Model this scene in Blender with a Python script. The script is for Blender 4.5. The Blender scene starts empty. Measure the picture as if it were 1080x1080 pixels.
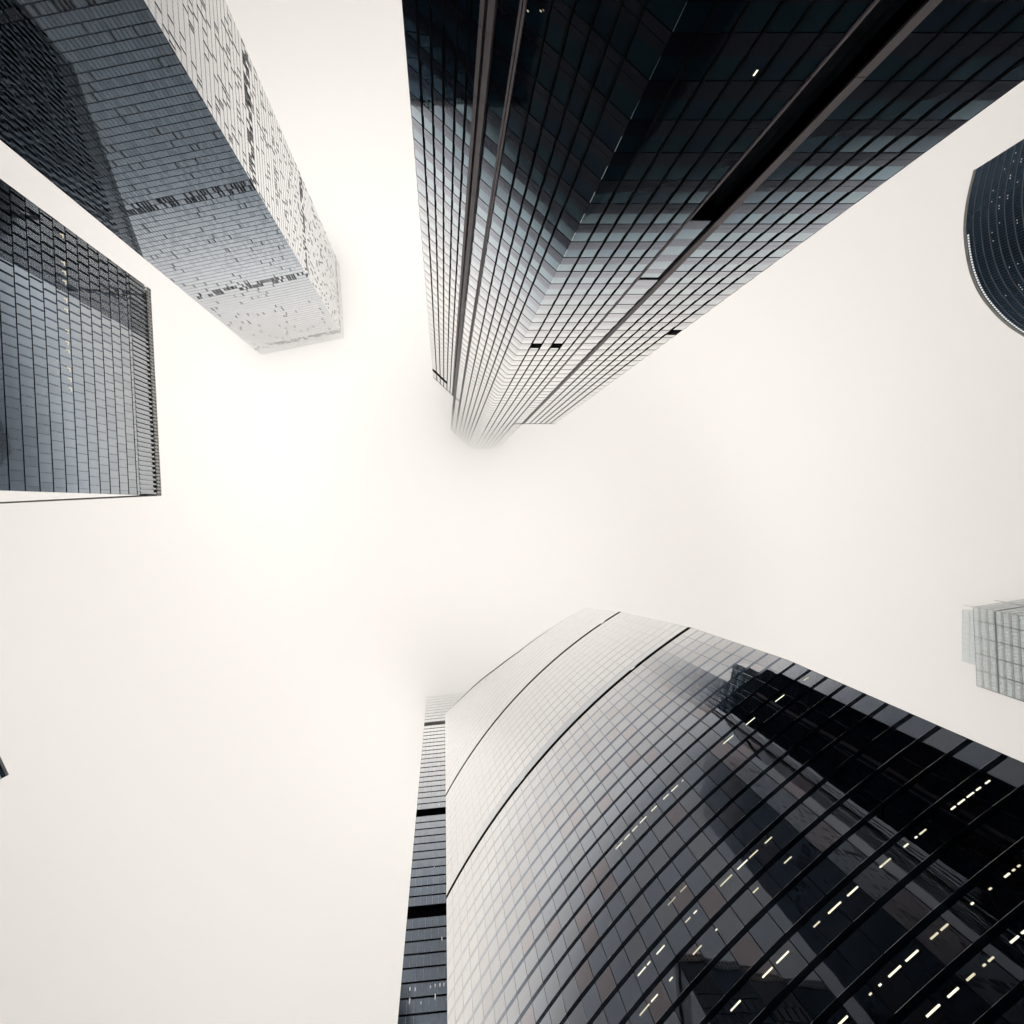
import bpy, math, random
from math import radians, sin, cos, pi, hypot, atan2
random.seed(11)
S = bpy.context.scene
COL = S.collection
CAMZ = 1.6
F = 540.0                       # focal length in pixels of a 1080 px frame (18 mm on 36 mm)
VX, VY = 468.0, 533.0           # where the zenith falls in the photograph

# ------------------------------------------------------------------ camera
cam = bpy.data.cameras.new('camera')
cam.lens = 18; cam.sensor_width = 36; cam.sensor_fit = 'HORIZONTAL'
cam.shift_x = (540 - VX) / 1080
cam.shift_y = -(540 - VY) / 1080
cam.clip_start = 0.1; cam.clip_end = 6000
co = bpy.data.objects.new('camera', cam); COL.objects.link(co)
co.location = (0, 0, CAMZ); co.rotation_euler = (pi, 0, 0)      # straight up, image down = +Y
S.camera = co

# ------------------------------------------------------------------ sky and sun
W = bpy.data.worlds.new('World'); S.world = W; W.use_nodes = True
nt = W.node_tree; nt.nodes.clear()
def wn(t): return nt.nodes.new(t)
out = wn('ShaderNodeOutputWorld'); add = wn('ShaderNodeAddShader')
SUN_EL, SUN_ROT = radians(80), radians(80)
sky = wn('ShaderNodeTexSky'); sky.sky_type = 'NISHITA'; sky.sun_disc = False
sky.sun_elevation = SUN_EL; sky.sun_rotation = SUN_ROT; sky.dust_density = 0.0; sky.air_density = 1
hsv = wn('ShaderNodeHueSaturation'); hsv.inputs['Saturation'].default_value = 0.25
nt.links.new(sky.outputs[0], hsv.inputs['Color'])
b1 = wn('ShaderNodeBackground'); b1.inputs['Strength'].default_value = 0.05
nt.links.new(hsv.outputs[0], b1.inputs['Color'])
# overcast veil: three times brighter overhead than at the horizon
tc = wn('ShaderNodeTexCoord'); sx = wn('ShaderNodeSeparateXYZ'); nt.links.new(tc.outputs['Generated'], sx.inputs[0])
mr = wn('ShaderNodeMapRange'); mr.inputs['From Min'].default_value = 0; mr.inputs['From Max'].default_value = 1.0
OVC = 1.0
mr.inputs['To Min'].default_value = 0.18 * OVC; mr.inputs['To Max'].default_value = 1.0 * OVC
nt.links.new(sx.outputs['Z'], mr.inputs['Value'])
b2 = wn('ShaderNodeBackground'); b2.inputs['Color'].default_value = (1.0, 0.945, 0.872, 1)
nt.links.new(mr.outputs[0], b2.inputs['Strength'])
nt.links.new(b1.outputs[0], add.inputs[0]); nt.links.new(b2.outputs[0], add.inputs[1])
nt.links.new(add.outputs[0], out.inputs['Surface'])
sun = bpy.data.lights.new('sun', 'SUN'); sun.energy = 0.5; sun.angle = radians(120); sun.color = (1, .965, .9)
so = bpy.data.objects.new('sun', sun); COL.objects.link(so); so.location = (0, 0, 900)
so.rotation_euler = (pi/2 - SUN_EL, 0, pi - SUN_ROT)   # lamp shines from the sky's sun direction

S.view_settings.view_transform = 'Standard'; S.view_settings.look = 'None'
S.view_settings.exposure = 0.47; S.view_settings.gamma = 1.0
S.cycles.use_denoising = True
S.cycles.max_bounces = 12; S.cycles.glossy_bounces = 6; S.cycles.diffuse_bounces = 3
S.cycles.volume_bounces = 8
S.cycles.sample_clamp_indirect = 6

# ------------------------------------------------------------------ helpers
def rel(px, py, k): return ((px - VX) * k, (py - VY) * k)
def kof(H): return (H - CAMZ) / F

def mat(name, col, rough=.5, ior=1.5, metal=0, spec=None, tint=None, noise=0.0, bump=0.0, bscale=.3, emit=None, est=0):
    m = bpy.data.materials.new(name); m.use_nodes = True
    t = m.node_tree; p = t.nodes['Principled BSDF']
    p.inputs['Base Color'].default_value = (*col, 1); p.inputs['Roughness'].default_value = rough
    p.inputs['IOR'].default_value = ior; p.inputs['Metallic'].default_value = metal
    if tint: p.inputs['Specular Tint'].default_value = (*tint, 1)
    if emit:
        p.inputs['Emission Color'].default_value = (*emit, 1); p.inputs['Emission Strength'].default_value = est
    if noise or bump:
        g = t.nodes.new('ShaderNodeNewGeometry')
        n = t.nodes.new('ShaderNodeTexNoise'); n.inputs['Scale'].default_value = bscale; n.inputs['Detail'].default_value = 3
        t.links.new(g.outputs['Position'], n.inputs['Vector'])
        if noise:
            r = t.nodes.new('ShaderNodeValToRGB')
            r.color_ramp.elements[0].position = .3; r.color_ramp.elements[1].position = .7
            r.color_ramp.elements[0].color = (*[c * (1 - noise) for c in col], 1)
            r.color_ramp.elements[1].color = (*[min(1, c * (1 + noise)) for c in col], 1)
            t.links.new(n.outputs['Fac'], r.inputs[0]); t.links.new(r.outputs[0], p.inputs['Base Color'])
        if bump:
            b = t.nodes.new('ShaderNodeBump'); b.inputs['Strength'].default_value = 1.0
            b.inputs['Distance'].default_value = bump
            t.links.new(n.outputs['Fac'], b.inputs['Height']); t.links.new(b.outputs[0], p.inputs['Normal'])
    return m

class MB:
    def __init__(s): s.v = []; s.f = []; s.m = []
    def quad(s, a, b, c, d, m=0):
        i = len(s.v); s.v += [a, b, c, d]; s.f.append((i, i+1, i+2, i+3)); s.m.append(m)
    def poly(s, pts, m=0):
        i = len(s.v); s.v += pts; s.f.append(tuple(range(i, i+len(pts)))); s.m.append(m)
    def hexa(s, p, m=0):
        """eight corners: 0-3 bottom ring, 4-7 top ring"""
        i = len(s.v); s.v += p
        for q in ((3,2,1,0),(4,5,6,7),(0,1,5,4),(1,2,6,5),(2,3,7,6),(3,0,4,7)):
            s.f.append(tuple(i+j for j in q)); s.m.append(m)
    def build(s, name, mats, parent=None, **props):
        me = bpy.data.meshes.new(name); me.from_pydata(s.v, [], s.f)
        for m in (mats if isinstance(mats, (list, tuple)) else [mats]): me.materials.append(m)
        me.polygons.foreach_set('material_index', s.m); me.update()
        o = bpy.data.objects.new(name, me); COL.objects.link(o)
        if parent: o.parent = parent; o.matrix_parent_inverse = parent.matrix_world.inverted()
        for k_, v_ in props.items(): o[k_] = v_
        return o

def thing(name, label, cat, loc, group=None):
    o = bpy.data.objects.new(name, None); COL.objects.link(o)
    o.location = loc; o.empty_display_size = 5
    o['label'] = label; o['category'] = cat
    if group: o['group'] = group
    bpy.context.view_layer.update()
    return o

def offset(pts, d):
    """open plan polyline pushed outwards (to the left of travel) by d"""
    n = len(pts); res = []
    for i in range(n):
        a = pts[max(i-1, 0)]; b = pts[i]; c = pts[min(i+1, n-1)]
        def nrm(p, q):
            L = hypot(q[0]-p[0], q[1]-p[1]) or 1
            return ((q[1]-p[1])/L, -(q[0]-p[0])/L)
        n1 = nrm(a, b) if i > 0 else nrm(b, c); n2 = nrm(b, c) if i < n-1 else nrm(a, b)
        mx, my = n1[0]+n2[0], n1[1]+n2[1]; mm = mx*mx+my*my
        s = 2/mm if mm > .2 else 1
        res.append((b[0]+mx*s*d, b[1]+my*s*d))
    return res

def ribbon(mb, lo, hi, z0, z1, recess=.1, fu=.06, fv=.06, jit=.002, glass=(0,), frame=1, pick=None, bias=0.0):
    """one storey of glazing along plan points lo (at z0) and hi (at z1): panes set back in a frame, one connected sheet.
    outward is (dy,-dx) of the direction of travel"""
    n = len(lo); base = len(mb.v)
    for p in lo: mb.v.append((p[0], p[1], z0))
    for p in hi: mb.v.append((p[0], p[1], z1))
    h = z1 - z0
    for i in range(n-1):
        a, b, c, d = lo[i], lo[i+1], hi[i+1], hi[i]
        L = hypot(b[0]-a[0], b[1]-a[1])
        if L < 1e-4: continue
        nx, ny = (b[1]-a[1])/L, -(b[0]-a[0])/L
        u = min(fu/L, .45); v = min(fv/h, .45)
        ja, jb = (random.gauss(0, jit)-bias)*L/2, random.gauss(0, jit)*h/2
        j0 = len(mb.v)
        for s, t, w in ((u, v, -ja-jb), (1-u, v, ja-jb), (1-u, 1-v, ja+jb), (u, 1-v, -ja+jb)):
            x = (a[0]*(1-s)+b[0]*s)*(1-t)+(d[0]*(1-s)+c[0]*s)*t
            y = (a[1]*(1-s)+b[1]*s)*(1-t)+(d[1]*(1-s)+c[1]*s)*t
            o = -recess + w
            mb.v.append((x+nx*o, y+ny*o, z0+h*t))
        A, B, C_, D = base+i, base+i+1, base+n+i+1, base+n+i
        mb.f.append((j0, j0+1, j0+2, j0+3)); mb.m.append(pick(i) if pick else random.choice(glass))
        for q in ((A, B, j0+1, j0), (B, C_, j0+2, j0+1), (C_, D, j0+3, j0+2), (D, A, j0, j0+3)):
            mb.f.append(q); mb.m.append(frame)

def strip(mb, lo, hi, z0, z1, m=0, m_fn=None):
    n = len(lo); b = len(mb.v)
    for p in lo: mb.v.append((p[0], p[1], z0))
    for p in hi: mb.v.append((p[0], p[1], z1))
    for i in range(n-1):
        mb.f.append((b+i, b+i+1, b+n+i+1, b+n+i)); mb.m.append(m_fn(i) if m_fn else m)

def slot(mb, lo, hi, z0, z1, d):
    """recessed dark storey: back wall, soffit and floor"""
    L, H = offset(lo, -d), offset(hi, -d)
    strip(mb, L, H, z0, z1); strip(mb, H, hi, z1-.01, z1-.01); strip(mb, lo, L, z0+.01, z0+.01)

def band(mb, lo, hi, z0, z1, depth, m=0):
    """closed moulding along plan points, its face on the points, depth inwards (negative) or outwards"""
    lo2, hi2 = offset(lo, depth), offset(hi, depth)
    n = len(lo); b = len(mb.v)
    for pts, z in ((lo, z0), (lo2, z0), (hi2, z1), (hi, z1)):
        for p in pts: mb.v.append((p[0], p[1], z))
    for i in range(n-1):
        for r in range(4):
            q = (r+1) % 4
            mb.f.append((b+r*n+i, b+r*n+i+1, b+q*n+i+1, b+q*n+i)); mb.m.append(m)
    for e in (0, n-1):
        mb.f.append(tuple(b+r*n+e for r in range(4))); mb.m.append(m)

def subdiv(pts, counts):
    """plan polyline with each leg cut in counts[i] equal cells"""
    res = [pts[0]]
    for i, c in enumerate(counts):
        a, b = pts[i], pts[i+1]
        for j in range(1, c+1):
            t = j/c; res.append((a[0]+(b[0]-a[0])*t, a[1]+(b[1]-a[1])*t))
    return res

def roof_cap(poly, z, parent, m, name='roof'):
    """poly is a list of (x,y) or (x,y,z)"""
    mb = MB(); pts = [(p[0], p[1], p[2] if len(p) > 2 else z) for p in poly]
    cx = sum(p[0] for p in pts)/len(pts); cy = sum(p[1] for p in pts)/len(pts); cz = sum(p[2] for p in pts)/len(pts)
    b = len(mb.v); mb.v += pts + [(cx, cy, cz)]
    for i in range(len(pts)):
        mb.f.append((b+i, b+(i+1) % len(pts), b+len(pts))); mb.m.append(0)
    return mb.build(name, m, parent)

# ------------------------------------------------------------------ materials
# coated architectural glass: reflects little head-on and almost everything at a glancing angle
COAT = [(0, .012), (.2, .02), (.34, .07), (.46, .115), (.50, .17), (.55, .40), (.60, .64), (.70, .90), (1, 1)]
def glass(name, col, shift=0.0, tint=(.78, .90, 1.06), rough=.015, bump=.003, bscale=.35, top=1.0, low=1.0, cap=1.0):
    m = bpy.data.materials.new(name); m.use_nodes = True; t = m.node_tree; t.nodes.clear()
    N = t.nodes.new
    o = N('ShaderNodeOutputMaterial'); ad = N('ShaderNodeAddShader'); d = N('ShaderNodeBsdfDiffuse'); g = N('ShaderNodeBsdfAnisotropic')
    lw = N('ShaderNodeLayerWeight'); lw.inputs['Blend'].default_value = .5
    r = N('ShaderNodeValToRGB'); el = r.color_ramp.elements
    pts = []
    for f, v in COAT:
        ff = f if f in (0, 1) else min(.97, max(.02, f-shift))
        w = min(1, max(0, (v-.1)/.8)); v = min(cap, v*(low+(1-low)*min(1, w*2.2))); pts.append((ff, tuple(top*v*(tint[k]*(1-w)+w) for k in range(3))))
    while len(el) < len(pts): el.new(.5)
    for e, (p, c) in zip(el, pts): e.position = p
    for e, (p, c) in zip(el, pts): e.color = (*c, 1)
    t.links.new(lw.outputs['Facing'], r.inputs[0]); t.links.new(r.outputs[0], g.inputs['Color'])
    d.inputs['Color'].default_value = (*col, 1); g.inputs['Roughness'].default_value = rough
    if bump:
        ge = N('ShaderNodeNewGeometry'); n = N('ShaderNodeTexNoise'); n.inputs['Scale'].default_value = bscale; n.inputs['Detail'].default_value = 1
        b_ = N('ShaderNodeBump'); b_.inputs['Distance'].default_value = bump
        t.links.new(ge.outputs['Position'], n.inputs['Vector']); t.links.new(n.outputs['Fac'], b_.inputs['Height'])
        t.links.new(b_.outputs[0], g.inputs['Normal'])
    t.links.new(d.outputs[0], ad.inputs[0]); t.links.new(g.outputs[0], ad.inputs[1]); t.links.new(ad.outputs[0], o.inputs['Surface'])
    return m
M = {}
M['frame'] = mat('dark_aluminium', (.018, .02, .024), .45)
M['black'] = mat('black_metal', (.008, .008, .01), .6, 1.3)
M['void'] = mat('louvre_black', (.006, .006, .008), .9, 1.1)
M['grey'] = mat('grey_panel', (.055, .06, .07), .8, 1.3, noise=.25)
M['louvre'] = mat('dark_grey_louvre', (.03, .032, .036), .8, 1.2)
M['roof'] = mat('roof_gravel', (.18, .18, .18), .9, noise=.2)
M['pale'] = mat('pale_metal', (.55, .55, .53), .5, noise=.1)
BL = (.66, .84, 1.14)
M['frame'] = glass('dark_aluminium', (.004, .005, .007), -.12, BL, .2, 0, low=.1)
M['fed_a'] = glass('blue_glass', (.003, .005, .009), .07, (.74, .85, 1.04), low=1.05)
M['fed_b'] = glass('neutral_glass', (.004, .005, .008), .068, (.80, .88, 1.02), low=1.08)
M['fed_c'] = glass('rosy_glass', (.005, .005, .008), .062, (.90, .85, .95), low=1.08)
M['fed_sp'] = glass('dark_spandrel_glass', (.002, .004, .007), .012, BL, .06, 0, low=.08)
M['fed_fr'] = glass('fine_dark_frame', (.002, .004, .007), -.01, BL, .1, 0, low=.08)
M['t_win'] = glass('smoky_teal_glass', (.003, .009, .015), -.012, (.55, .9, 1.12), low=.055)
M['t_win2'] = glass('smoky_grey_glass', (.003, .008, .015), -.022, (.6, .88, 1.14), low=.055)
M['t_sp'] = glass('plum_spandrel_glass', (.005, .005, .009), -.035, (.78, .88, 1.12), .05, 0, low=.1)
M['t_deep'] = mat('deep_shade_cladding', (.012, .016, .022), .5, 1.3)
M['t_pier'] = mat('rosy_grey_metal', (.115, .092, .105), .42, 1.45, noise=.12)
M['a_win'] = glass('slate_blue_glass', (.003, .007, .012), .05, (.72, .88, 1.05), low=1.55, cap=.8)
M['a_win2'] = glass('slate_blue_glass_dark', (.003, .006, .010), .04, (.72, .88, 1.05), low=1.4, cap=.8)
M['a_end'] = glass('white_end_glass', (.010, .013, .016), -.05, (.86, .94, 1.0), low=.6)
M['a_sp'] = glass('slate_joint_glass', (.002, .004, .007), 0, BL, .1, 0, low=.5)
M['b_win'] = glass('steel_blue_glass', (.004, .008, .013), .125, (.70, .88, 1.08), cap=.44)
M['b_win2'] = glass('steel_blue_glass_dark', (.004, .008, .013), .12, (.70, .88, 1.08), cap=.41)
M['b_side'] = glass('bright_side_glass', (.05, .06, .06), .115, (.8, .93, 1.04))
M['e_win'] = glass('navy_glass', (.003, .010, .020), 0, (.5, .82, 1.2), low=.5)
M['e_line'] = mat('grey_blue_floor_edge', (.14, .17, .21), .5)
M['e_fr'] = mat('blue_grey_panel', (.03, .05, .075), .5, 1.3)
M['f_line'] = mat('mid_grey_metal', (.22, .26, .27), .5)
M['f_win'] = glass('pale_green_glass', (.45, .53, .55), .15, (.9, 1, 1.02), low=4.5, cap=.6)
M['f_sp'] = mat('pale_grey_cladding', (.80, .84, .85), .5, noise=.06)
M['g_win'] = glass('grey_blue_glass', (.005, .008, .012), .09, (.74, .88, 1.08), low=2.3)
M['white'] = mat('white_painted_metal', (.8, .8, .78), .5, noise=.06)
M['lamp'] = mat('lit_ceiling_panel', (.8, .8, .7), .5, emit=(1, .93, .72), est=.85)
M['lamp_mid'] = mat('soft_ceiling_panel', (.7, .65, .55), .5, emit=(1, .9, .62), est=.5)
M['lamp_dim'] = mat('dim_ceiling_panel', (.6, .55, .45), .5, emit=(1, .9, .66), est=.3)
M['lamp_cool'] = mat('cool_ceiling_panel', (.8, .8, .8), .5, emit=(.92, .96, 1), est=.4)

# ------------------------------------------------------------------ ground
def paving():
    m = bpy.data.materials.new('granite_paving'); m.use_nodes = True; t = m.node_tree; p = t.nodes['Principled BSDF']
    g = t.nodes.new('ShaderNodeNewGeometry'); br = t.nodes.new('ShaderNodeTexBrick')
    br.inputs['Scale'].default_value = 1.0; br.inputs['Brick Width'].default_value = 1.2; br.inputs['Row Height'].default_value = .6
    br.inputs['Color1'].default_value = (.16, .16, .155, 1); br.inputs['Color2'].default_value = (.2, .195, .19, 1)
    br.inputs['Mortar'].default_value = (.07, .07, .07, 1); br.inputs['Mortar Size'].default_value = .012
    t.links.new(g.outputs['Position'], br.inputs['Vector']); t.links.new(br.outputs['Color'], p.inputs['Base Color'])
    p.inputs['Roughness'].default_value = .7
    return m
mb = MB(); mb.quad((-2500, -2500, 0), (2500, -2500, 0), (2500, 2500, 0), (-2500, 2500, 0))
mb.build('ground', paving(), kind='structure')

# ------------------------------------------------------------------ generic storey stack
def stack(root, path, z_lo, z_hi, step, sp_frac, wm, fm, sm, recess=.12, fu=.07, fv=.05, jit=.002, skip=(), gap_m=None,
          sp_m=None, glass_ids=(0,), gap_h=None, stagger=None, sp_proud=0.0, sp_first=True):
    """storeys from z_lo up to z_hi; each one a window_band part and a spandrel part. path(z) gives the plan. skip: z of dark plant storeys"""
    z = z_lo; levels = []
    i = 0
    while z < z_hi - .3:
        z1 = min(z + step, z_hi)
        zs = z + (z1-z)*sp_frac
        gap = any(abs((z+z1)/2 - s) <= step/2 for s in skip)
        levels.append((z, zs, z1))
        P0, Ps, P1 = path(z), path(zs), path(z1)
        if gap:
            mb = MB(); slot(mb, P0, P1, z, z1, .6)
            mb.build('louvre_band', gap_m or M['void'], root)
        else:
            mb = MB()
            if sp_proud:
                band(mb, offset(P0, sp_proud), offset(Ps, sp_proud), z, zs, -(sp_proud+.02))
            else:
                strip(mb, P0, Ps, z, zs)
            mb.build('spandrel', sm, root)
            mb = MB()
            if stagger: Ps, P1 = stagger(Ps, i), stagger(P1, i)
            ribbon(mb, Ps, P1, zs, z1, recess, fu, fv, jit, glass=glass_ids, frame=len(wm))
            mb.build('window_band', list(wm)+[fm], root)
        z = z1; i += 1
    return levels

def lower(root, path, z_hi, step, sp_frac, wm, fm, sm):
    """the storeys under the picture, one part"""
    mb = MB(); z = z_hi
    while z > 6:
        z0 = max(z - step, 5.0); zs = z0 + (z-z0)*sp_frac
        strip(mb, path(z0), path(zs), z0, zs, 2)
        ribbon(mb, path(zs), path(z), zs, z, .12, .07, .05, .002, glass=(0,), frame=1)
        z = z0
    strip(mb, path(0), path(5.0), 0, z, 2)
    mb.build('lower_storeys', [wm, fm, sm], root, kind='stuff')

# ================================================================== curved glass tower (bottom)
FS = .76
FK = FS * 129/540
LEV = [(0.0, 1.0), (141*FS, 1.0), (195*FS, None), (265*FS, None), (330*FS, None)]
cornerR = [(0, (94*FS, 41*FS)), (141*FS, (93.6*FS, 42*FS)), (195*FS, (93*FS, 46*FS)), (265*FS, (90*FS, 54.5*FS)), (330*FS, (85.5*FS, 65*FS)), (400*FS, (80*FS, 76*FS))]
cornerL = (1.0*FS, 148*FS)
apexB = (140*FS, 175*FS)
def lerp_tab(tab, z):
    for (z0, a), (z1, b) in zip(tab, tab[1:]):
        if z <= z1:
            t = max(0, (z-z0)/(z1-z0)); return (a[0]+(b[0]-a[0])*t, a[1]+(b[1]-a[1])*t)
    return tab[-1][1]
def arc(a, b, sag, n, side):
    """n+1 points from a to b bulging sag metres to the side (unit normal sign)"""
    L = hypot(b[0]-a[0], b[1]-a[1]); R = (L*L/4+sag*sag)/(2*sag); th = math.asin(L/2/R)
    dx, dy = (b[0]-a[0])/L, (b[1]-a[1])/L; nx, ny = dy*side, -dx*side
    pts = []
    for i in range(n+1):
        al = -th + 2*th*i/n
        s = R*sin(al)+L/2; h = R*cos(al)-(R-sag)
        pts.append((a[0]+dx*s+nx*h, a[1]+dy*s+ny*h))
    return pts
NF = 30
def fed_front(z, n=NF): return arc(cornerL, lerp_tab(cornerR, z), 8.6*FS, n, 1)      # left corner to right corner
def fed_rear(z):
    R = lerp_tab(cornerR, z)
    return arc(R, apexB, 8.6*FS, 10, 1) + arc(apexB, cornerL, 8.6*FS, 10, 1)[1:]
def fed_top(s):                       # roof height along the front, left to right: the roof slopes
    tab = [(0, 366), (.08, 357), (.18, 348), (.33, 338), (.45, 329), (.6, 321), (.8, 317), (1.01, 316)]
    for (a, za), (b, zb) in zip(tab, tab[1:]):
        if s <= b: return (za+(zb-za)*(s-a)/(b-a))*FS
FSTEP = 4.3
t = thing('curved_glass_tower', 'curved glass skyscraper with dark mirrored reflections and rows of lit ceiling lamps', 'skyscraper', (50, 80, 0))
FZ0 = 36.0
fed_levels = []
z = FZ0; i = 0
pick_cache = {}
while z < fed_top(0) - .5:
    z1 = z + FSTEP; zs = z + FSTEP*.19
    cols = [c for c in range(NF) if min(fed_top(c/NF), fed_top((c+1)/NF)) >= z1]
    n = len(cols)
    if n == 0: break
    P0, Ps, P1 = (fed_front(q)[:n+1] for q in (z, zs, z1))
    gap = any(abs((z+z1)/2-q) <= FSTEP/2 for q in (195*FS+1.0, 265*FS+1.0))
    if gap:
        mb = MB(); slot(mb, P0, P1, z, z+1.5, .4); mb.build('louvre_band', M['louvre'], t)
        mb = MB(); strip(mb, P0, P1, z+1.5, z1); mb.build('spandrel', M['fed_sp'], t)
    else:
        mb = MB(); strip(mb, P0, Ps, z, zs); mb.build('spandrel', M['fed_sp'], t)
        mb = MB()
        ribbon(mb, Ps, P1, zs, z1, .012, .07, .02, .0016, glass=(0, 0, 0, 1, 1, 2), frame=3)
        mb.build('window_band', [M['fed_a'], M['fed_b'], M['fed_c'], M['fed_fr']], t)
        fed_levels.append((z, zs, z1))
    if n < NF:                        # sloping top of the columns that end at this storey
        pass
    z = z1; i += 1
# sloping parapet that closes the stepped storeys
mb = MB()
for c in range(NF):
    zt0, zt1 = fed_top(c/NF), fed_top((c+1)/NF)
    zb = FZ0 + FSTEP*math.floor((min(zt0, zt1)-FZ0)/FSTEP + 1e-6)
    p = fed_front(zb); q = fed_front((zt0+zt1)/2)
    mb.quad((*p[c], zb), (*p[c+1], zb), (*q[c+1], zt1), (*q[c], zt0))
mb.build('parapet', M['fed_b'], t)
mb = MB(); z = 0
while z < 225:
    z1 = min(z+FSTEP*1.0, 234)
    strip(mb, fed_rear(z), fed_rear(z+FSTEP*.19), z, z+FSTEP*.19, 1); strip(mb, fed_rear(z+FSTEP*.19), fed_rear(z1), z+FSTEP*.19, z1, 0)
    z = z1
mb.build('rear_facade', [M['fed_b'], M['fed_sp']], t)
fr = fed_front(240); rr = fed_rear(234)
roof_cap([(*p, fed_top(i_/NF)-.3) for i_, p in enumerate(fr)] + [(*p, 238) for p in rr[1:-1]], 0, t, M['roof'])
lower(t, fed_front, FZ0, FSTEP, .27, M['fed_a'], M['fed_fr'], M['fed_sp'])
# lit lamps just behind the glass line: read off the photograph in two enlargements
FED_LAMPS = [((2.571, 660, 830), [
 (55,530,78,508),(80,500,90,490),(105,472,130,448),(182,388,198,372),(205,362,212,355),(280,290,308,262),(323,245,350,222),(355,215,378,196),(396,178,418,158),
 (65,640,90,610),(95,605,115,585),(143,552,157,540),(210,478,233,456),(268,415,276,408),(370,316,385,302),(453,236,475,218),
 (475,347,495,328),(518,306,545,283),(405,550,432,525),(443,512,480,480),(578,380,615,347),(634,330,663,307),(522,612,560,578),
 (617,518,624,511),(638,495,648,488),(670,465,700,440),(720,425,755,395),(785,368,805,350),(815,340,833,325),
 (720,635,740,615),(775,577,808,547),(825,520,858,490),(878,472,903,452),(922,432,928,425),(934,422,952,405),(990,367,1015,350),(1028,343,1048,328),(1054,322,1068,310),
 (718,257,722,252),(727,251,748,232),(792,206,805,198),(818,186,825,180),(835,172,853,158),(918,107,930,98),(935,94,952,82),(958,75,975,62),(985,52,998,42),(1005,38,1020,28),
 (898,275,908,268),(948,233,953,229),(993,200,1005,190),(1010,186,1020,178),(1025,172,1035,165),(1045,156,1051,151),(1065,140,1080,130),
 (320,640,350,612)]),
 ((2.4545, 640, 630), [(303,378,328,361),(360,330,384,315),(437,275,462,259),(512,222,527,214),
 (30,655,45,640),(52,632,66,618),(72,610,85,598),(92,590,108,575),(122,562,135,548),(150,530,168,515),(175,508,190,495),(200,485,208,480)])]
FED_DIM = [(2.571, 660, 830, 128,332,150,312),(2.571, 660, 830, 160,298,178,282)]
grid = []
for (za, zs, zb) in fed_levels:
    zz = zs + (zb-zs)*.72; P = fed_front(zz, 304)
    for j, p in enumerate(P):
        grid.append((VX+p[0]*F/(zz-CAMZ), VY+p[1]*F/(zz-CAMZ), j, zz))
def fed_find(px, py, only=None):
    best = None
    for g in grid:
        if only is not None and abs(g[3]-only) > .01: continue
        d = (g[0]-px)**2+(g[1]-py)**2
        if best is None or d < best[0]: best = (d, g[2], g[3])
    return best[1:]
fine = []
z = FZ0+1
while z < 235:
    for j, p in enumerate(fed_front(z, 152)): fine.append((VX+p[0]*F/(z-CAMZ), VY+p[1]*F/(z-CAMZ), z))
    z += .35
def fed_height(px, py): return min(fine, key=lambda g: (g[0]-px)**2+(g[1]-py)**2)[2]
lamps = []
for (sc, ox, oy), segs in FED_LAMPS:
    for a, b, c, d in segs: lamps.append((fed_height(ox+(a+c)/2/sc, oy+(b+d)/2/sc), ox+a/sc, oy+b/sc, ox+c/sc, oy+d/sc, random.choice(('lamp', 'lamp', 'lamp_mid'))))
for sc, ox, oy, a, b, c, d in FED_DIM: lamps.append((fed_height(ox+(a+c)/2/sc, oy+(b+d)/2/sc), ox+a/sc, oy+b/sc, ox+c/sc, oy+d/sc, 'lamp_dim'))
lamps.sort()
rows = [[lamps[0]]]
for L_ in lamps[1:]:
    if L_[0]-rows[-1][-1][0] > 1.1 or L_[0]-rows[-1][0][0] > 3.6: rows.append([])
    rows[-1].append(L_)
heights = [zs + (zb-zs)*.72 for za, zs, zb in fed_levels]
for row in rows:                        # one row of lamps hangs on one storey
    zm = sum(q[0] for q in row)/len(row); zz = min(heights, key=lambda h: abs(h-zm))
    for _, x0, y0, x1, y1, m in row:
        j0, _z = fed_find(x0, y0, zz); j1, _z = fed_find(x1, y1, zz)
        if j0 == j1: j1 = j0+1
        j0, j1 = min(j0, j1), max(j0, j1)
        P = fed_front(zz, 304)[j0:j1+1]
        mb = MB(); band(mb, offset(P, .01), offset(P, .01), zz-.09, zz+.09, -.05)
        mb.build('ceiling_lamp', M[m], t)

# ================================================================== ribbed dark tower (top)
HT = 385.0; KT = kof(HT); TS = HT/360; WING = .698*HT
def U(x, y): return (x*KT, y*KT)
def FL(m):
    q = (29-60*m)/(.73+.68*m); return U(29-.73*q, -60-.68*q)
def back(p, q, d):                     # point p pushed into the building, q neighbour on the facade (travel p->q)
    L = hypot(q[0]-p[0], q[1]-p[1]); return (p[0]-(q[1]-p[1])/L*d, p[1]+(q[0]-p[0])/L*d)
root = thing('ribbed_office_tower', 'tallest dark skyscraper with black vertical ribs and banded glass, its top lost in cloud', 'skyscraper', (*U(29, -75), 0))
t = root
ribR = [78, 74.2, 70.5, 66.7, 63.1]
ribC = [48.0, 44.3, 40.5, 36.6, 32.8]
ribL = [.402, .354, .307, .26, .214]
ribW = [.054, .027, -.001, -.028, -.055]
corner = U(81.9, -60); pierR0, pierR1 = U(59.1, -60), U(57.6, -60); recR = U(51.6, -60); fold = U(29, -60)
wingR = [corner] + [U(x, -60) for x in ribR] + [pierR0]
coreC = [recR] + [U(x, -60) for x in ribC] + [fold]
coreL = [fold] + [FL(m) for m in ribL] + [FL(.166)]
wingL = [FL(.075)] + [FL(m) for m in ribW] + [FL(-.0833)]
RD = .15
a_, b_ = pierR1, recR
recess = [(a_[0], a_[1]), (a_[0], a_[1]-RD), (b_[0], b_[1]-RD), (b_[0], b_[1])]
s0, s1 = FL(.153), FL(.105)
SD = .2
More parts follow.
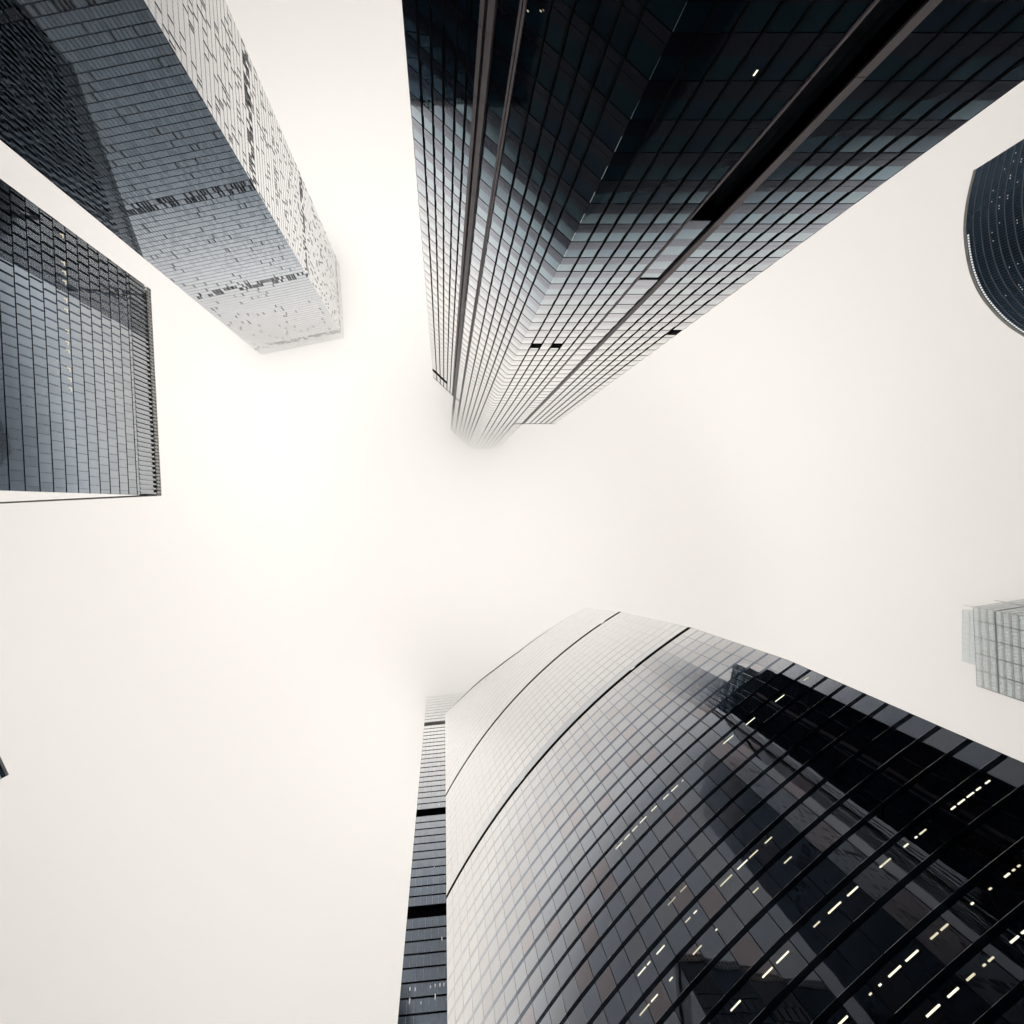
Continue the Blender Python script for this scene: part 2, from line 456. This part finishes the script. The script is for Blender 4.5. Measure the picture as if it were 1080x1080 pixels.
tealw = [s0, back(s0, s1, SD), back(s1, (2*s1[0]-s0[0], 2*s1[1]-s0[1]), SD), s1]
TSTEP = 4.9*TS; TZ0 = 30.0*TS
# z-levels
louv = [(coreC, 2, 126), (coreC, 4, 126), (wingR, 0, 119)]
def t_section(name_prefix, pts, zmax, wm, extra_mull=0):
    z = TZ0
    while z < zmax - .5:
        z1 = min(z+TSTEP, zmax); zs = z+(z1-z)*.46
        mb = MB(); strip(mb, pts, pts, z, z+(zs-z)*.5-.03); strip(mb, offset(pts, -.06), offset(pts, -.06), z+(zs-z)*.5-.03, z+(zs-z)*.5+.03, 1)
        strip(mb, pts, pts, z+(zs-z)*.5+.03, zs)
        mb.build('spandrel', [M['t_sp'], M['black']], t)
        mb = MB(); ribbon(mb, pts, pts, zs, z1, .07, .05, .05, .0018, glass=(0, 0, 1), frame=2)
        mb.build('window_band', [wm, M['t_win2'], M['frame']], t)
        z = z1
t_section('core', coreC, HT, M['t_win'])
t_section('core', coreL, HT, M['t_win'])
t_section('wing', wingR, WING, M['t_win'])
t_section('wing', wingL, WING, M['t_win'])
t_section('strip', tealw[1:3], HT-4, M['t_win'])
ZREC = 60*KT*F/233
deep = [(a_[0], a_[1]), (a_[0], a_[1]-3.2), (b_[0], b_[1]-3.2), (b_[0], b_[1])]
shal = [deep[0], (a_[0], a_[1]-.4), (b_[0], b_[1]-.4), deep[3]]; ZM = ZREC*.8
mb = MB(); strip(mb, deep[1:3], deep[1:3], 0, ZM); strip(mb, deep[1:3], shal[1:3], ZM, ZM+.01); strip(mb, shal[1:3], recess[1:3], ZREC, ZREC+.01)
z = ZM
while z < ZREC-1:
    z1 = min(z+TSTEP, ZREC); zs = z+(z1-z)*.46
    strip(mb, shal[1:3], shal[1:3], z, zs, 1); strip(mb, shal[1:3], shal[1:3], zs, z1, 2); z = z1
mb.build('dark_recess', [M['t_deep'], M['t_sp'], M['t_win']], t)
TZK = TZ0; TZ0 = TZ0+TSTEP*math.ceil((ZREC-TZ0)/TSTEP-.5)
t_section('recess', recess[1:3], HT-8, M['t_win'])
mb = MB(); strip(mb, recess[1:3], recess[1:3], ZREC, TZ0); mb.build('spandrel', M['t_sp'], t); TZ0 = TZK
def fin(p, q, w, d, z0, z1, m, name):
    """vertical fin centred on p, facade direction p->q"""
    L = hypot(q[0]-p[0], q[1]-p[1]); ux, uy = (q[0]-p[0])/L, (q[1]-p[1])/L; nx, ny = uy, -ux
    c = [(p[0]+ux*a+nx*b, p[1]+uy*a+ny*b) for a, b in ((-w/2, -.15), (w/2, -.15), (w/2, d), (-w/2, d))]
    mb = MB(); mb.hexa([(*k, z0) for k in c]+[(*k, z1) for k in c]); return mb.build(name, m, t)
for pts, top in ((coreC, HT+1), (coreL, HT+1), (wingR, WING+1), (wingL, WING+1)):
    for i_ in range(1, len(pts)-1):
        fin(pts[i_], pts[i_+1], .32, .08, 0, top, M['void'], 'rib')
def pier(p, q, d, z1, w=None):
    L = hypot(q[0]-p[0], q[1]-p[1]); ux, uy = (q[0]-p[0])/L, (q[1]-p[1])/L; nx, ny = uy, -ux
    c = [(p[0]-nx*2, p[1]-ny*2), (q[0]-nx*2, q[1]-ny*2), (q[0]+nx*d, q[1]+ny*d), (p[0]+nx*d, p[1]+ny*d)]
    mb = MB(); z = 0
    while z < z1:                       # cladding panels with open joints
        zz = min(z+TSTEP*2, z1)
        mb.hexa([(*k, z+.04) for k in c]+[(*k, zz-.04) for k in c]); z = zz
    mb.build('pier', M['t_pier'], t)
pier(pierR0, pierR1, .12, WING+1)
pier(recR, U(51.2, -60), .2, HT)
pier(FL(.166), FL(.1605), .2, HT); pier(FL(.1585), FL(.153), .2, HT)
pier(FL(.105), FL(.091), .25, HT); pier(FL(.084), FL(.075), .25, WING+1)
mb = MB(); g0, g1 = FL(.093), FL(.082); strip(mb, [back(g0, g1, .2), back(g1, FL(.07), .2)], [back(g0, g1, .2), back(g1, FL(.07), .2)], 0, WING)
mb.build('shadow_gap', M['frame'], t)
mb = MB()
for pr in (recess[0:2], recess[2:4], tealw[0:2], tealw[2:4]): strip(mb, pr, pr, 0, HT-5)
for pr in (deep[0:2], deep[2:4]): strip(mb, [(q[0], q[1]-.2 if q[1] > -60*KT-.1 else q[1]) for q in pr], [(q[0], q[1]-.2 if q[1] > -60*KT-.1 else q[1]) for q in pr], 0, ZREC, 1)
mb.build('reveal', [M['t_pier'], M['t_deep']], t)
# black louvres
def louvre(p, q, z, h, n=1):
    L = hypot(q[0]-p[0], q[1]-p[1]); ux, uy = (q[0]-p[0])/L, (q[1]-p[1])/L; nx, ny = uy, -ux
    c = [(p[0]+ux*.17-nx*.1, p[1]+uy*.17-ny*.1), (q[0]-ux*.17-nx*.1, q[1]-uy*.17-ny*.1), (q[0]-ux*.17+nx*.08, q[1]-uy*.17+ny*.08), (p[0]+ux*.17+nx*.08, p[1]+uy*.17+ny*.08)]
    mb = MB(); mb.hexa([(*k, z) for k in c]+[(*k, z+h) for k in c]); mb.build('louvre', M['void'], t)
def tsnap(z): return TZ0+TSTEP*round((z-TZ0)/TSTEP)
louvre(coreC[4], coreC[5], tsnap(127*TS), 3.2); louvre(coreC[2], coreC[3], tsnap(127*TS), 3.2); louvre(wingR[0], wingR[1], tsnap(120*TS), 3.0)
for i_ in (2, 3, 4, 5):
    if i_ < 6: louvre(wingL[i_], wingL[i_+1], tsnap(234*TS), 3.6)
# hidden sides and roofs
coreRb, coreLb = U(95, -130), U(20, -150)
mb = MB(); loop = [wingL[-1], U(-6, -160), U(110, -160), corner]
z = 0
while z < WING-1:
    z1 = min(z+TSTEP, WING)
    strip(mb, loop, loop, z, z+2.2, 1); strip(mb, loop, loop, z+2.2, z1, 0); z = z1
cl = [FL(.091), U(22, -150), U(96, -150), U(57.6, -64)]
while z < HT-1:
    z1 = min(z+TSTEP, HT)
    strip(mb, cl, cl, z, z+2.2, 1); strip(mb, cl, cl, z+2.2, z1, 0); z = z1
mb.build('rear_facade', [M['t_win2'], M['t_sp']], t)
roof_cap([corner, pierR0, fold, FL(.075), wingL[-1], U(-6, -160), U(110, -160)], WING+.5, t, M['roof'])
roof_cap([U(57.6, -64), recR, fold, FL(.091), U(22, -150), U(96, -150)], HT+.4, t, M['roof'])
# storeys under the picture
fullp = [corner, pierR0, recR, fold, FL(.16), FL(.075), wingL[-1]]
mb = MB(); z = 0
while z < TZ0:
    z1 = min(z+TSTEP, TZ0); strip(mb, fullp, fullp, z, z+2.2, 1); strip(mb, fullp, fullp, z+2.2, z1, 0); z = z1
mb.build('lower_storeys', [M['t_win2'], M['t_sp']], t)
# low annex on the right, its roof corner shows at the picture's edge
ax0 = corner; ax1 = U(98, -64.8)
mb = MB()
pts = [U(98, -110), ax1, ax0]
for z in range(0, 48, 5):
    strip(mb, pts, pts, z, z+2.2, 1); strip(mb, pts, pts, z+2.2, min(z+5, 49), 0)
mb.build('annex', [M['t_win2'], M['t_sp']], t)
roof_cap([U(98, -110), ax1, ax0, U(82, -110)], 49, t, M['roof'], 'annex_roof')
for px, py in ((557.5, 12), (571, 12), (574, 11)):
    m_ = (px-VX)/(VY-py); p = FL(m_); q = FL(m_-.004); zz = CAMZ+(-p[1])*F/(VY-py)
    mb = MB(); band(mb, [p, q], [p, q], zz, zz+.12, -.06); mb.build('ceiling_lamp', M['lamp_dim'], t)
p = ((797-VX)/(VY-77)*60*KT, -60*KT); zz = CAMZ+60*KT*F/(VY-77)
mb = MB(); band(mb, [(p[0]+.08, p[1]), (p[0]-.08, p[1])], [(p[0]+.08, p[1]), (p[0]-.08, p[1])], zz-.3, zz+.35, -.06); mb.build('ceiling_lamp', M['lamp'], t)

# ================================================================== flat towers helpers
def rear(root, pts, z1, step, wm, sm, sp=1.2):
    mb = MB(); z = 0
    while z < z1-.5:
        b = min(z+step, z1); strip(mb, pts, pts, z, z+sp, 1); strip(mb, pts, pts, z+sp, b, 0); z = b
    mb.build('rear_facade', [wm, sm], root)

# ================================================================== slab tower with dashes (upper left)
HA = 440.0; KA = kof(HA)
P1, P2, P3 = rel(275, 374, KA), rel(363, 356, KA), rel(358, 279, KA)
nA = 52; n2 = 40
t = thing('dashed_slab_tower', 'slab skyscraper of slate blue glass flecked with short grey dashes, white bright narrow side', 'skyscraper', (P2[0]-30, P2[1]-30, 0))
A_path = subdiv([P3, P2, P1], [n2, nA])
ASTEP = 3.7; AZ0 = 131.0
a_levels = []
z = AZ0
while z < HA-.5:
    z1 = min(z+ASTEP, HA); zs = z+ASTEP*.11
    mb = MB(); strip(mb, offset(A_path, -.05), offset(A_path, -.05), z, zs); mb.build('spandrel', M['a_sp'], t)
    mb = MB(); ribbon(mb, A_path, A_path, zs, z1, .03, .065, .03, .0005, frame=2, pick=lambda q: (3 if q < n2 else random.choice((0, 0, 1))))
    for i in range(n2+1, n2+nA):                   # mullion lines on the long side, fin depth added to darken glancing reflections
        a, b = A_path[i], A_path[i+1]; L = hypot(b[0]-a[0], b[1]-a[1]); ux, uy = (b[0]-a[0])/L, (b[1]-a[1])/L
        c = [(a[0]+ux*p_+uy*o, a[1]+uy*p_-ux*o) for p_, o in ((-.02, -.02), (.02, -.02), (.02, .16), (-.02, .16))]
        mb.hexa([(*q, zs+.01) for q in c]+[(*q, z1-.01) for q in c], 2)
    mb.build('window_band', [M['a_win'], M['a_win2'], M['a_sp'], M['a_end']], t)
    a_levels.append((zs, z1)); z = z1
panels = []
def a_panel(i, f, w, zs, z1):
    a, b = A_path[i], A_path[i+1]; L = hypot(b[0]-a[0], b[1]-a[1]); ux, uy = (b[0]-a[0])/L, (b[1]-a[1])/L; nx, ny = uy, -ux
    x, y = a[0]+ux*L*f, a[1]+uy*L*f
    c = [(x+nx*-.1, y+ny*-.1), (x+ux*w-nx*.1, y+uy*w-ny*.1), (x+ux*w+nx*.05, y+uy*w+ny*.05), (x+nx*.05, y+ny*.05)]
    return [(*k, zs) for k in c]+[(*k, z1) for k in c]
MECH = tuple(q*440/410 for q in (136, 212, 216, 296, 299.5, 393, 396.5))
for zs, z1 in a_levels:
    mech = any(abs((zs+z1)/2-q) < ASTEP/2 for q in MECH)
    for i in range(n2+nA):
        f2 = i < n2
        pr = .62 if mech else (.15 if f2 else .045)
        if mech and not f2 and i > n2+nA*.8: pr = .25
        if random.random() < pr:
            w = (.85 if mech else .42) * random.uniform(.85, 1.15)
            panels.append(a_panel(i, random.uniform(.05, .3), min(w, .9), zs-.1, z1-.05))
        # extra dense streak of dashes a little in from the corner on the white side
        if f2 and .35 < i/n2 < .42 and random.random() < .22: panels.append(a_panel(i, .1, .5, zs, z1))
for k, c in enumerate(panels[:100]):
    mb = MB(); mb.hexa(c); mb.build('panel', M['grey'], t)
mb = MB()
for c in panels[100:]: mb.hexa(c)
mb.build('panel', M['grey'], t, kind='stuff')
backA = [P1, (P1[0]-18, P1[1]-62), (P3[0]-20, P3[1]-15), P3]
rear(t, backA, HA, ASTEP, M['a_win'], M['frame'])
roof_cap([P3, P2, P1, backA[1], backA[2]], HA-.2, t, M['roof'])
mb = MB(); band(mb, [P3, P2, P1], [P3, P2, P1], HA, HA+.5, -.4); mb.build('coping', M['pale'], t)
lower(t, lambda z: [P3, P2, P1], AZ0, ASTEP, .2, M['a_win'], M['frame'], M['frame'])

# ================================================================== steel blue block tower (left)
HB = 285.0; KB = kof(HB)
C1, C2 = rel(158.5, 305, KB), rel(170, 523, KB)
dB = ((C2[0]-C1[0]), (C2[1]-C1[1])); LB = hypot(*dB); dB = (dB[0]/LB, dB[1]/LB)
C3 = (C2[0]-95*.9988, C2[1]+95*.049)
t = thing('staggered_pane_tower', 'steel blue glass tower with staggered panes, finned top storey and a column of lit lamps', 'skyscraper', (C1[0]-45, (C1[1]+C2[1])/2, 0))
nB = 30
B_main = subdiv([C1, C2], [nB])
B_side = subdiv([C2, C3], [24])
BSTEP = 7.0; BZ0 = 172.0; BTOP = HB*.932
def shiftB(k):
    s = .5 if k % 2 else 0
    if not s: return B_main
    L = LB/nB
    return [C1] + [(C1[0]+dB[0]*L*(j+.5), C1[1]+dB[1]*L*(j+.5)) for j in range(nB)] + [C2]
z = BZ0; k = 0
b_levels = []
while z < BTOP-.5:
    z1 = min(z+BSTEP, BTOP); pth = shiftB(k) + B_side[1:]
    mb = MB(); strip(mb, [C1, C2], [C1, C2], z, z+.35); strip(mb, [C2, C3], [C2, C3], z, z+.35, 1); mb.build('spandrel', [M['frame'], M['b_side']], t)
    mb = MB(); ribbon(mb, shiftB(k), shiftB(k), z+.35, z1, .1, .07, .03, .0008, frame=2, glass=(0, 0, 1))
    ribbon(mb, B_side, B_side, z+.35, z1, .002, .05, .03, .0003, frame=3, glass=(3,))
    for a, b in zip(pth[1:-1], pth[2:]):            # mullion lines as blades, depth added to block sky glare towards the slab tower
        if pth.index(a) > len(shiftB(k))-2: break
        c = [(a[0]+dB[0]*s_+dB[1]*o, a[1]+dB[1]*s_-dB[0]*o) for s_, o in ((-.025, -.02), (.025, -.02), (.025, .6), (-.025, .6))]
        mb.hexa([(*q, z+.36) for q in c]+[(*q, z1-.01) for q in c], 2)
    mb.build('window_band', [M['b_win'], M['b_win2'], M['frame'], M['b_side']], t)
    b_levels.append(z); z = z1; k += 1
# finned top storey
mb = MB(); strip(mb, offset([C1, C2, C3], -.7), offset([C1, C2, C3], -.7), BTOP, HB*.985); mb.build('window_band', M['b_win'], t)
mb = MB(); strip(mb, offset([C1, C2, C3], 0), offset([C1, C2, C3], -.7), BTOP, BTOP+.01); mb.build('ledge', M['frame'], t)
nfin = 46
for j in range(nfin):
    p = (C1[0]+dB[0]*LB*(j+.5)/nfin, C1[1]+dB[1]*LB*(j+.5)/nfin)
    fin(p, (p[0]+dB[0], p[1]+dB[1]), 1.0, .05, BTOP+.3, HB*.985, M['b_win2'], 'fin')
# lattice parapet
mb = MB(); Z0, Z1 = HB*.985, HB+.0
pth = subdiv([C1, C2], [60])
band(mb, offset([C2, C3], .05), offset([C2, C3], .05), Z0, Z1, -.4)
ribbon(mb, offset(pth, .25), offset(pth, .25), Z0, (Z0+Z1)/2, .2, .62, .5, 0, glass=(1,), frame=0)
ribbon(mb, offset(pth, .25), offset(pth, .25), (Z0+Z1)/2, Z1, .2, .62, .5, 0, glass=(1,), frame=0)
mb.build('parapet', [M['white'], M['void']], t)
rear(t, [C3, (C3[0]-4, C3[1]-106), C1], HB-5, 3.3, M['b_win2'], M['frame'])
roof_cap([C1, C2, C3, (C3[0]-4, C3[1]-106)], HB-.2, t, M['roof'])
lower(t, lambda z: [C1, C2, C3], BZ0, BSTEP, .06, M['b_win'], M['frame'], M['frame'])
nBx = (dB[1], -dB[0])
def b_lamp(px, py, wx, wz, m):
    """small lamp on the main face, wx metres along the face, wz metres high"""
    rx, ry = px-VX, py-VY
    kk = (C1[0]*nBx[0]+C1[1]*nBx[1])/(rx*nBx[0]+ry*nBx[1])
    p = (rx*kk, ry*kk); z = CAMZ+F*kk
    c = [(p[0]+dB[0]*s*wx/2+nBx[0]*o, p[1]+dB[1]*s*wx/2+nBx[1]*o) for s, o in ((-1, -.08), (1, -.08), (1, .06), (-1, .06))]
    mb = MB(); mb.hexa([(*q, z-wz/2) for q in c]+[(*q, z+wz/2) for q in c]); mb.build('ceiling_lamp', m, t)
for px, py in ((65.5, 249), (67, 278), (68, 288), (68.5, 298), (69.5, 317), (70, 328), (71, 350), (71, 362), (72, 371), (73, 390), (74, 401), (74.5, 411)):
    b_lamp(px+1, py, 1.6, .34, M['lamp_mid']); b_lamp(px-.8, py-1.8, .36, 1.4, M['lamp_mid'])
for px, py in ((60.5, 381), (61.5, 394), (62.5, 407)): b_lamp(px, py, .5, .6, M['lamp_dim'])

# ================================================================== navy curved tower (right edge)
HE = 240.0; KE = kof(HE)
ctl = [(800, -110), (690, -143), (612, -181), (577, -211), (559, -243), (551.5, -283), (553.5, -318), (562, -355)]
def spline(c, n):
    r = []
    for i in range(len(c)-1):
        p0, p1, p2, p3 = c[max(i-1, 0)], c[i], c[i+1], c[min(i+2, len(c)-1)]
        for j in range(n):
            q = j/n
            r.append(tuple(.5*((2*p1[a])+(-p0[a]+p2[a])*q+(2*p0[a]-5*p1[a]+4*p2[a]-p3[a])*q*q+(-p0[a]+3*p1[a]-3*p2[a]+p3[a])*q**3) for a in (0, 1)))
    return r+[c[-1]]
def even(pts, step):
    r = [pts[0]]; acc = 0
    for a, b in zip(pts, pts[1:]):
        L = hypot(b[0]-a[0], b[1]-a[1]); d = step-acc
        while d <= L:
            r.append((a[0]+(b[0]-a[0])*d/L, a[1]+(b[1]-a[1])*d/L)); d += step
        acc = (acc+L) % step
    r.append(pts[-1]); return r
E_path = even([(x*KE, y*KE) for x, y in spline(ctl, 12)], 1.25)
t = thing('navy_curved_tower', 'dark navy rounded tower with thin pale floor lines and tiny lit windows', 'skyscraper', (E_path[-1][0]+50, E_path[-1][1]+40, 0))
ESTEP = 3.3; z = HE-ESTEP*12; EZ0 = z
e_lv = []
while z < HE-1.5:
    z1 = z+ESTEP
    mb = MB(); pr = offset(E_path, .12); band(mb, pr, pr, z, z+.24, -.2); mb.build('floor_edge', M['e_line'], t)
    mb = MB(); ribbon(mb, E_path, E_path, z+.32, z1, .06, .13, .3, .003, glass=(0,), frame=1)
    mb.build('window_band', [M['e_win'], M['e_fr']], t); e_lv.append(z); z = z1
mb = MB(); nP = len(E_path); 
band(mb, offset(E_path, .1), offset(E_path, .45), HE, HE+1.0, -.6); mb.build('parapet', M['pale'], t)
for k in range(80):
    li = random.choice((2, 3, 4, 5, 5, 6, 6, 7, 7, 8, 9)); j = int(random.uniform(.35, .99)*(nP-2)); zz = e_lv[li]+ESTEP*.75
    for d in range(random.choice((1, 1, 1, 1, 2))):
        if j+d+1 >= nP: break
        a, b = E_path[j+d], E_path[j+d+1]; q = ((a[0]*.65+b[0]*.35), (a[1]*.65+b[1]*.35))
        seg = offset([a, q], .02); mb = MB(); band(mb, seg, seg, zz-.13, zz+.13, -.06); mb.build('ceiling_lamp', M['lamp_cool'], t)
for j in range(int(nP*.45), int(nP*.82)):
    a, b = E_path[j], E_path[j+1]; q = ((a[0]*.3+b[0]*.7), (a[1]*.3+b[1]*.7)); seg = offset([a, q], .05)
    mb = MB(); band(mb, seg, seg, HE-1.1, HE-.35, -.1); mb.build('parapet_lamp', M['lamp_cool'], t)
Eb = [E_path[-1], (E_path[-1][0]+80, E_path[-1][1]-52), (E_path[0][0]+40, E_path[0][1]-40), E_path[0]]
rear(t, Eb, HE-2, ESTEP, M['e_win'], M['e_line'], .5)
roof_cap(E_path[::6]+Eb, HE-.3, t, M['roof'])
Ec = E_path[::8]+[E_path[-1]]
lower(t, lambda z: Ec, EZ0, ESTEP, .12, M['e_win'], M['frame'], M['e_line'])

# ================================================================== pale hazy tower (right edge)
HF_ = 300.0; KF = kof(HF_)
f1, f2, f3 = rel(1030, 723, KF), rel(1026, 640, KF), rel(1150, 621, KF)
f0 = (f1[0]+60, f1[1]+21)
Fp = subdiv([f1, f2, f3], [24, 30])
t = thing('pale_stepped_tower', 'pale grey green tower with a stepped rooftop block, half faded in mist', 'skyscraper', (f1[0]+35, (f1[1]+f2[1])/2, 0))
z = HF_-4.0*16; FZ = z; k = 0
while z < HF_-.5:
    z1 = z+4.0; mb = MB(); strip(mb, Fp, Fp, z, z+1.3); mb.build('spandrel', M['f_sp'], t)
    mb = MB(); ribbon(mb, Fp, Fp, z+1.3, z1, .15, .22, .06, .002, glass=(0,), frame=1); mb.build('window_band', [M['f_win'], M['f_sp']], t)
    if k == 13:
        mb = MB(); band(mb, offset(Fp, .2), offset(Fp, .2), z-.1, z+.35, -.3); mb.build('floor_ledge', M['f_line'], t)
    z = z1; k += 1
for i_ in (0, 5, 10, 15, 20):
    fin(Fp[i_], Fp[i_+1], .4, .2, 0, HF_, M['f_line'], 'fin')
for i_ in (24, 32, 40, 48):
    fin(Fp[i_], Fp[i_+1], .5, .3, 0, HF_+5, M['f_sp'], 'fin')
g = [rel(1024, 702, KF), rel(1024, 646, KF)]
g = [(g[0][0]+3.5, g[0][1]), (g[1][0]+3.5, g[1][1]), (g[1][0]+30, g[1][1]), (g[0][0]+30, g[0][1])]
gp = subdiv([g[3], g[0], g[1], g[2]], [8, 10, 8])
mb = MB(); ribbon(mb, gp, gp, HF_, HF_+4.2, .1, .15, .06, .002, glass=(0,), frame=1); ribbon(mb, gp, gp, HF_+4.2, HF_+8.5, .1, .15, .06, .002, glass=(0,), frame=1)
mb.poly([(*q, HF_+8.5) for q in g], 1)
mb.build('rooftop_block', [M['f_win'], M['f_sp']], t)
rear(t, [f3, (f3[0]+8, f3[1]+50), f0, f1], HF_, 4.0, M['f_win'], M['f_sp'])
roof_cap([f1, f2, f3, (f3[0]+8, f3[1]+50), f0], HF_-.1, t, M['roof'])
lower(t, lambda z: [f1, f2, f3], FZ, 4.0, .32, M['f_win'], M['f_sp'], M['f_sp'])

# ================================================================== tower behind the curved one (bottom)
KG = 130/202; HG = CAMZ+F*KG
gl = (-18*KG, 202*KG); gr = (gl[0]+32, gl[1]-3.3)
Gp = subdiv([gl, gr], [16])
t = thing('gridded_grey_tower', 'slim grey blue gridded tower with black plant storeys, half hidden behind the curved tower', 'skyscraper', (gl[0]+16, gl[1]+20, 0))
stack(t, lambda z: Gp, 101.0, HG, 4.4, .09, [M['g_win']], M['frame'], M['frame'], recess=.1, fu=.06, fv=.04, jit=.003, skip=(307, 216.3, 166.5))
Gb = [gr, (gr[0]+3, gr[1]+50), (gl[0]+8, gl[1]+52), gl]
rear(t, Gb, HG, 4.35, M['g_win'], M['frame'])
roof_cap([gl, gr, Gb[1], Gb[2]], HG-.1, t, M['roof'])
lower(t, lambda z: [gl, gr], 101.0, 4.4, .2, M['g_win'], M['frame'], M['frame'])
for px, py, h in ((432.5, 1044, .9), (438, 1045, .9), (454, 1044, .8), (459, 1043, .8), (464, 1043, .9), (468, 1043, .8), (432, 1057, 1.6), (459, 1055, 1.5), (444, 1060, .5), (466, 994, 1.0), (458, 917, .4), (463, 851, .5)):
    kk = 130.0/(py-VY); x = (px-VX)*kk; zz = CAMZ+F*kk; y = gl[1]-3.3*(x-gl[0])/32
    c = [(x-.12, y+.02), (x+.12, y+.02), (x+.12, y-.08), (x-.12, y-.08)]
    mb = MB(); mb.hexa([(*q, zz-h/2) for q in c]+[(*q, zz+h/2) for q in c]); mb.build('ceiling_lamp', M['lamp_cool'], t)

# ================================================================== far corner tower (left edge)
HC = 200.0; KC = kof(HC)
c1 = rel(6, 818.5, KC); dC = (.426, .905)
c0 = (c1[0]-45*dC[0], c1[1]-45*dC[1]); c2 = (c1[0]-45*dC[1], c1[1]+45*dC[0])
t = thing('small_corner_tower', 'small far tower showing only a striped roof corner at the left edge', 'skyscraper', (c1[0]-30, c1[1]-10, 0))
Cp = subdiv([c0, c1, c2], [26, 26])
z = HC-3.2*8; CZ = z
while z < HC-2:
    mb = MB(); strip(mb, Cp, Cp, z, z+1.4); mb.build('spandrel', M['pale'], t)
    mb = MB(); ribbon(mb, Cp, Cp, z+1.4, z+3.2, .1, .1, .06, .002, glass=(0,), frame=1); mb.build('window_band', [M['e_win'], M['frame']], t); z += 3.2
mb = MB(); band(mb, offset([c0, c1, c2], .15), offset([c0, c1, c2], .15), z, z+1.2, -.6); mb.build('coping', M['f_line'], t)
rear(t, [c2, (c2[0]-20, c2[1]-40), c0], HC, 3.2, M['e_win'], M['pale'])
roof_cap([c0, c1, c2, (c2[0]-20, c2[1]-40)], HC-.1, t, M['roof'])
lower(t, lambda z: [c0, c1, c2], CZ, 3.2, .45, M['e_win'], M['frame'], M['pale'])

# ================================================================== low cloud that swallows the tower tops
BASES = [(20, -45, 262, 55), (56, 40, 208, 60), (16, 84, 212, 20), (-14, 135, 316, 35), (-80, -110, 425, 70), (310, 60, 266, 70), (250, -140, 310, 70), (-300, 100, 300, 200), (300, -250, 300, 200)]
def cloud_base(x, y):
    w = 1e-3; s = 285*w
    for bx, by, bz, sg in BASES:
        g_ = math.exp(-((x-bx)**2+(y-by)**2)/(2*sg*sg)); w += g_; s += g_*bz
    return s/w + 4*sin(x*.021+1)*sin(y*.017)
def low_cloud(thick=150, R=2400):
    xs = sorted(set([-R, -1600, -1000, -700]+list(range(-500, 501, 20))+[700, 1000, 1600, R]))
    n = len(xs); mb = MB()
    for y in xs:
        for x in xs: mb.v.append((x, y, cloud_base(x, y)))
    for y in xs:
        for x in xs: mb.v.append((x, y, cloud_base(x, y)+thick))
    N = n*n
    for j in range(n-1):
        for i in range(n-1):
            a = j*n+i; q = (a, a+1, a+n+1, a+n)
            mb.f.append(q[::-1]); mb.m.append(0); mb.f.append(tuple(k_+N for k_ in q)); mb.m.append(0)
    for i in range(n-1):
        for a, b in ((i, i+1), ((n-1)*n+i+1, (n-1)*n+i)): mb.f.append((a, b, b+N, a+N)); mb.m.append(0)
        for a, b in (((i+1)*n, i*n), (i*n+n-1, (i+1)*n+n-1)): mb.f.append((a, b, b+N, a+N)); mb.m.append(0)
    m = bpy.data.materials.new('cloud_vapour'); m.use_nodes = True; tt = m.node_tree
    tt.nodes.clear(); o = tt.nodes.new('ShaderNodeOutputMaterial'); v = tt.nodes.new('ShaderNodeVolumePrincipled')
    v.inputs['Color'].default_value = (.995, .99, .985, 1); v.inputs['Density'].default_value = CLOUD_D; v.inputs['Anisotropy'].default_value = .75
    tt.links.new(v.outputs[0], o.inputs['Volume'])
    mb.build('low_cloud', m, kind='stuff')
CLOUD_D = .02
low_cloud()
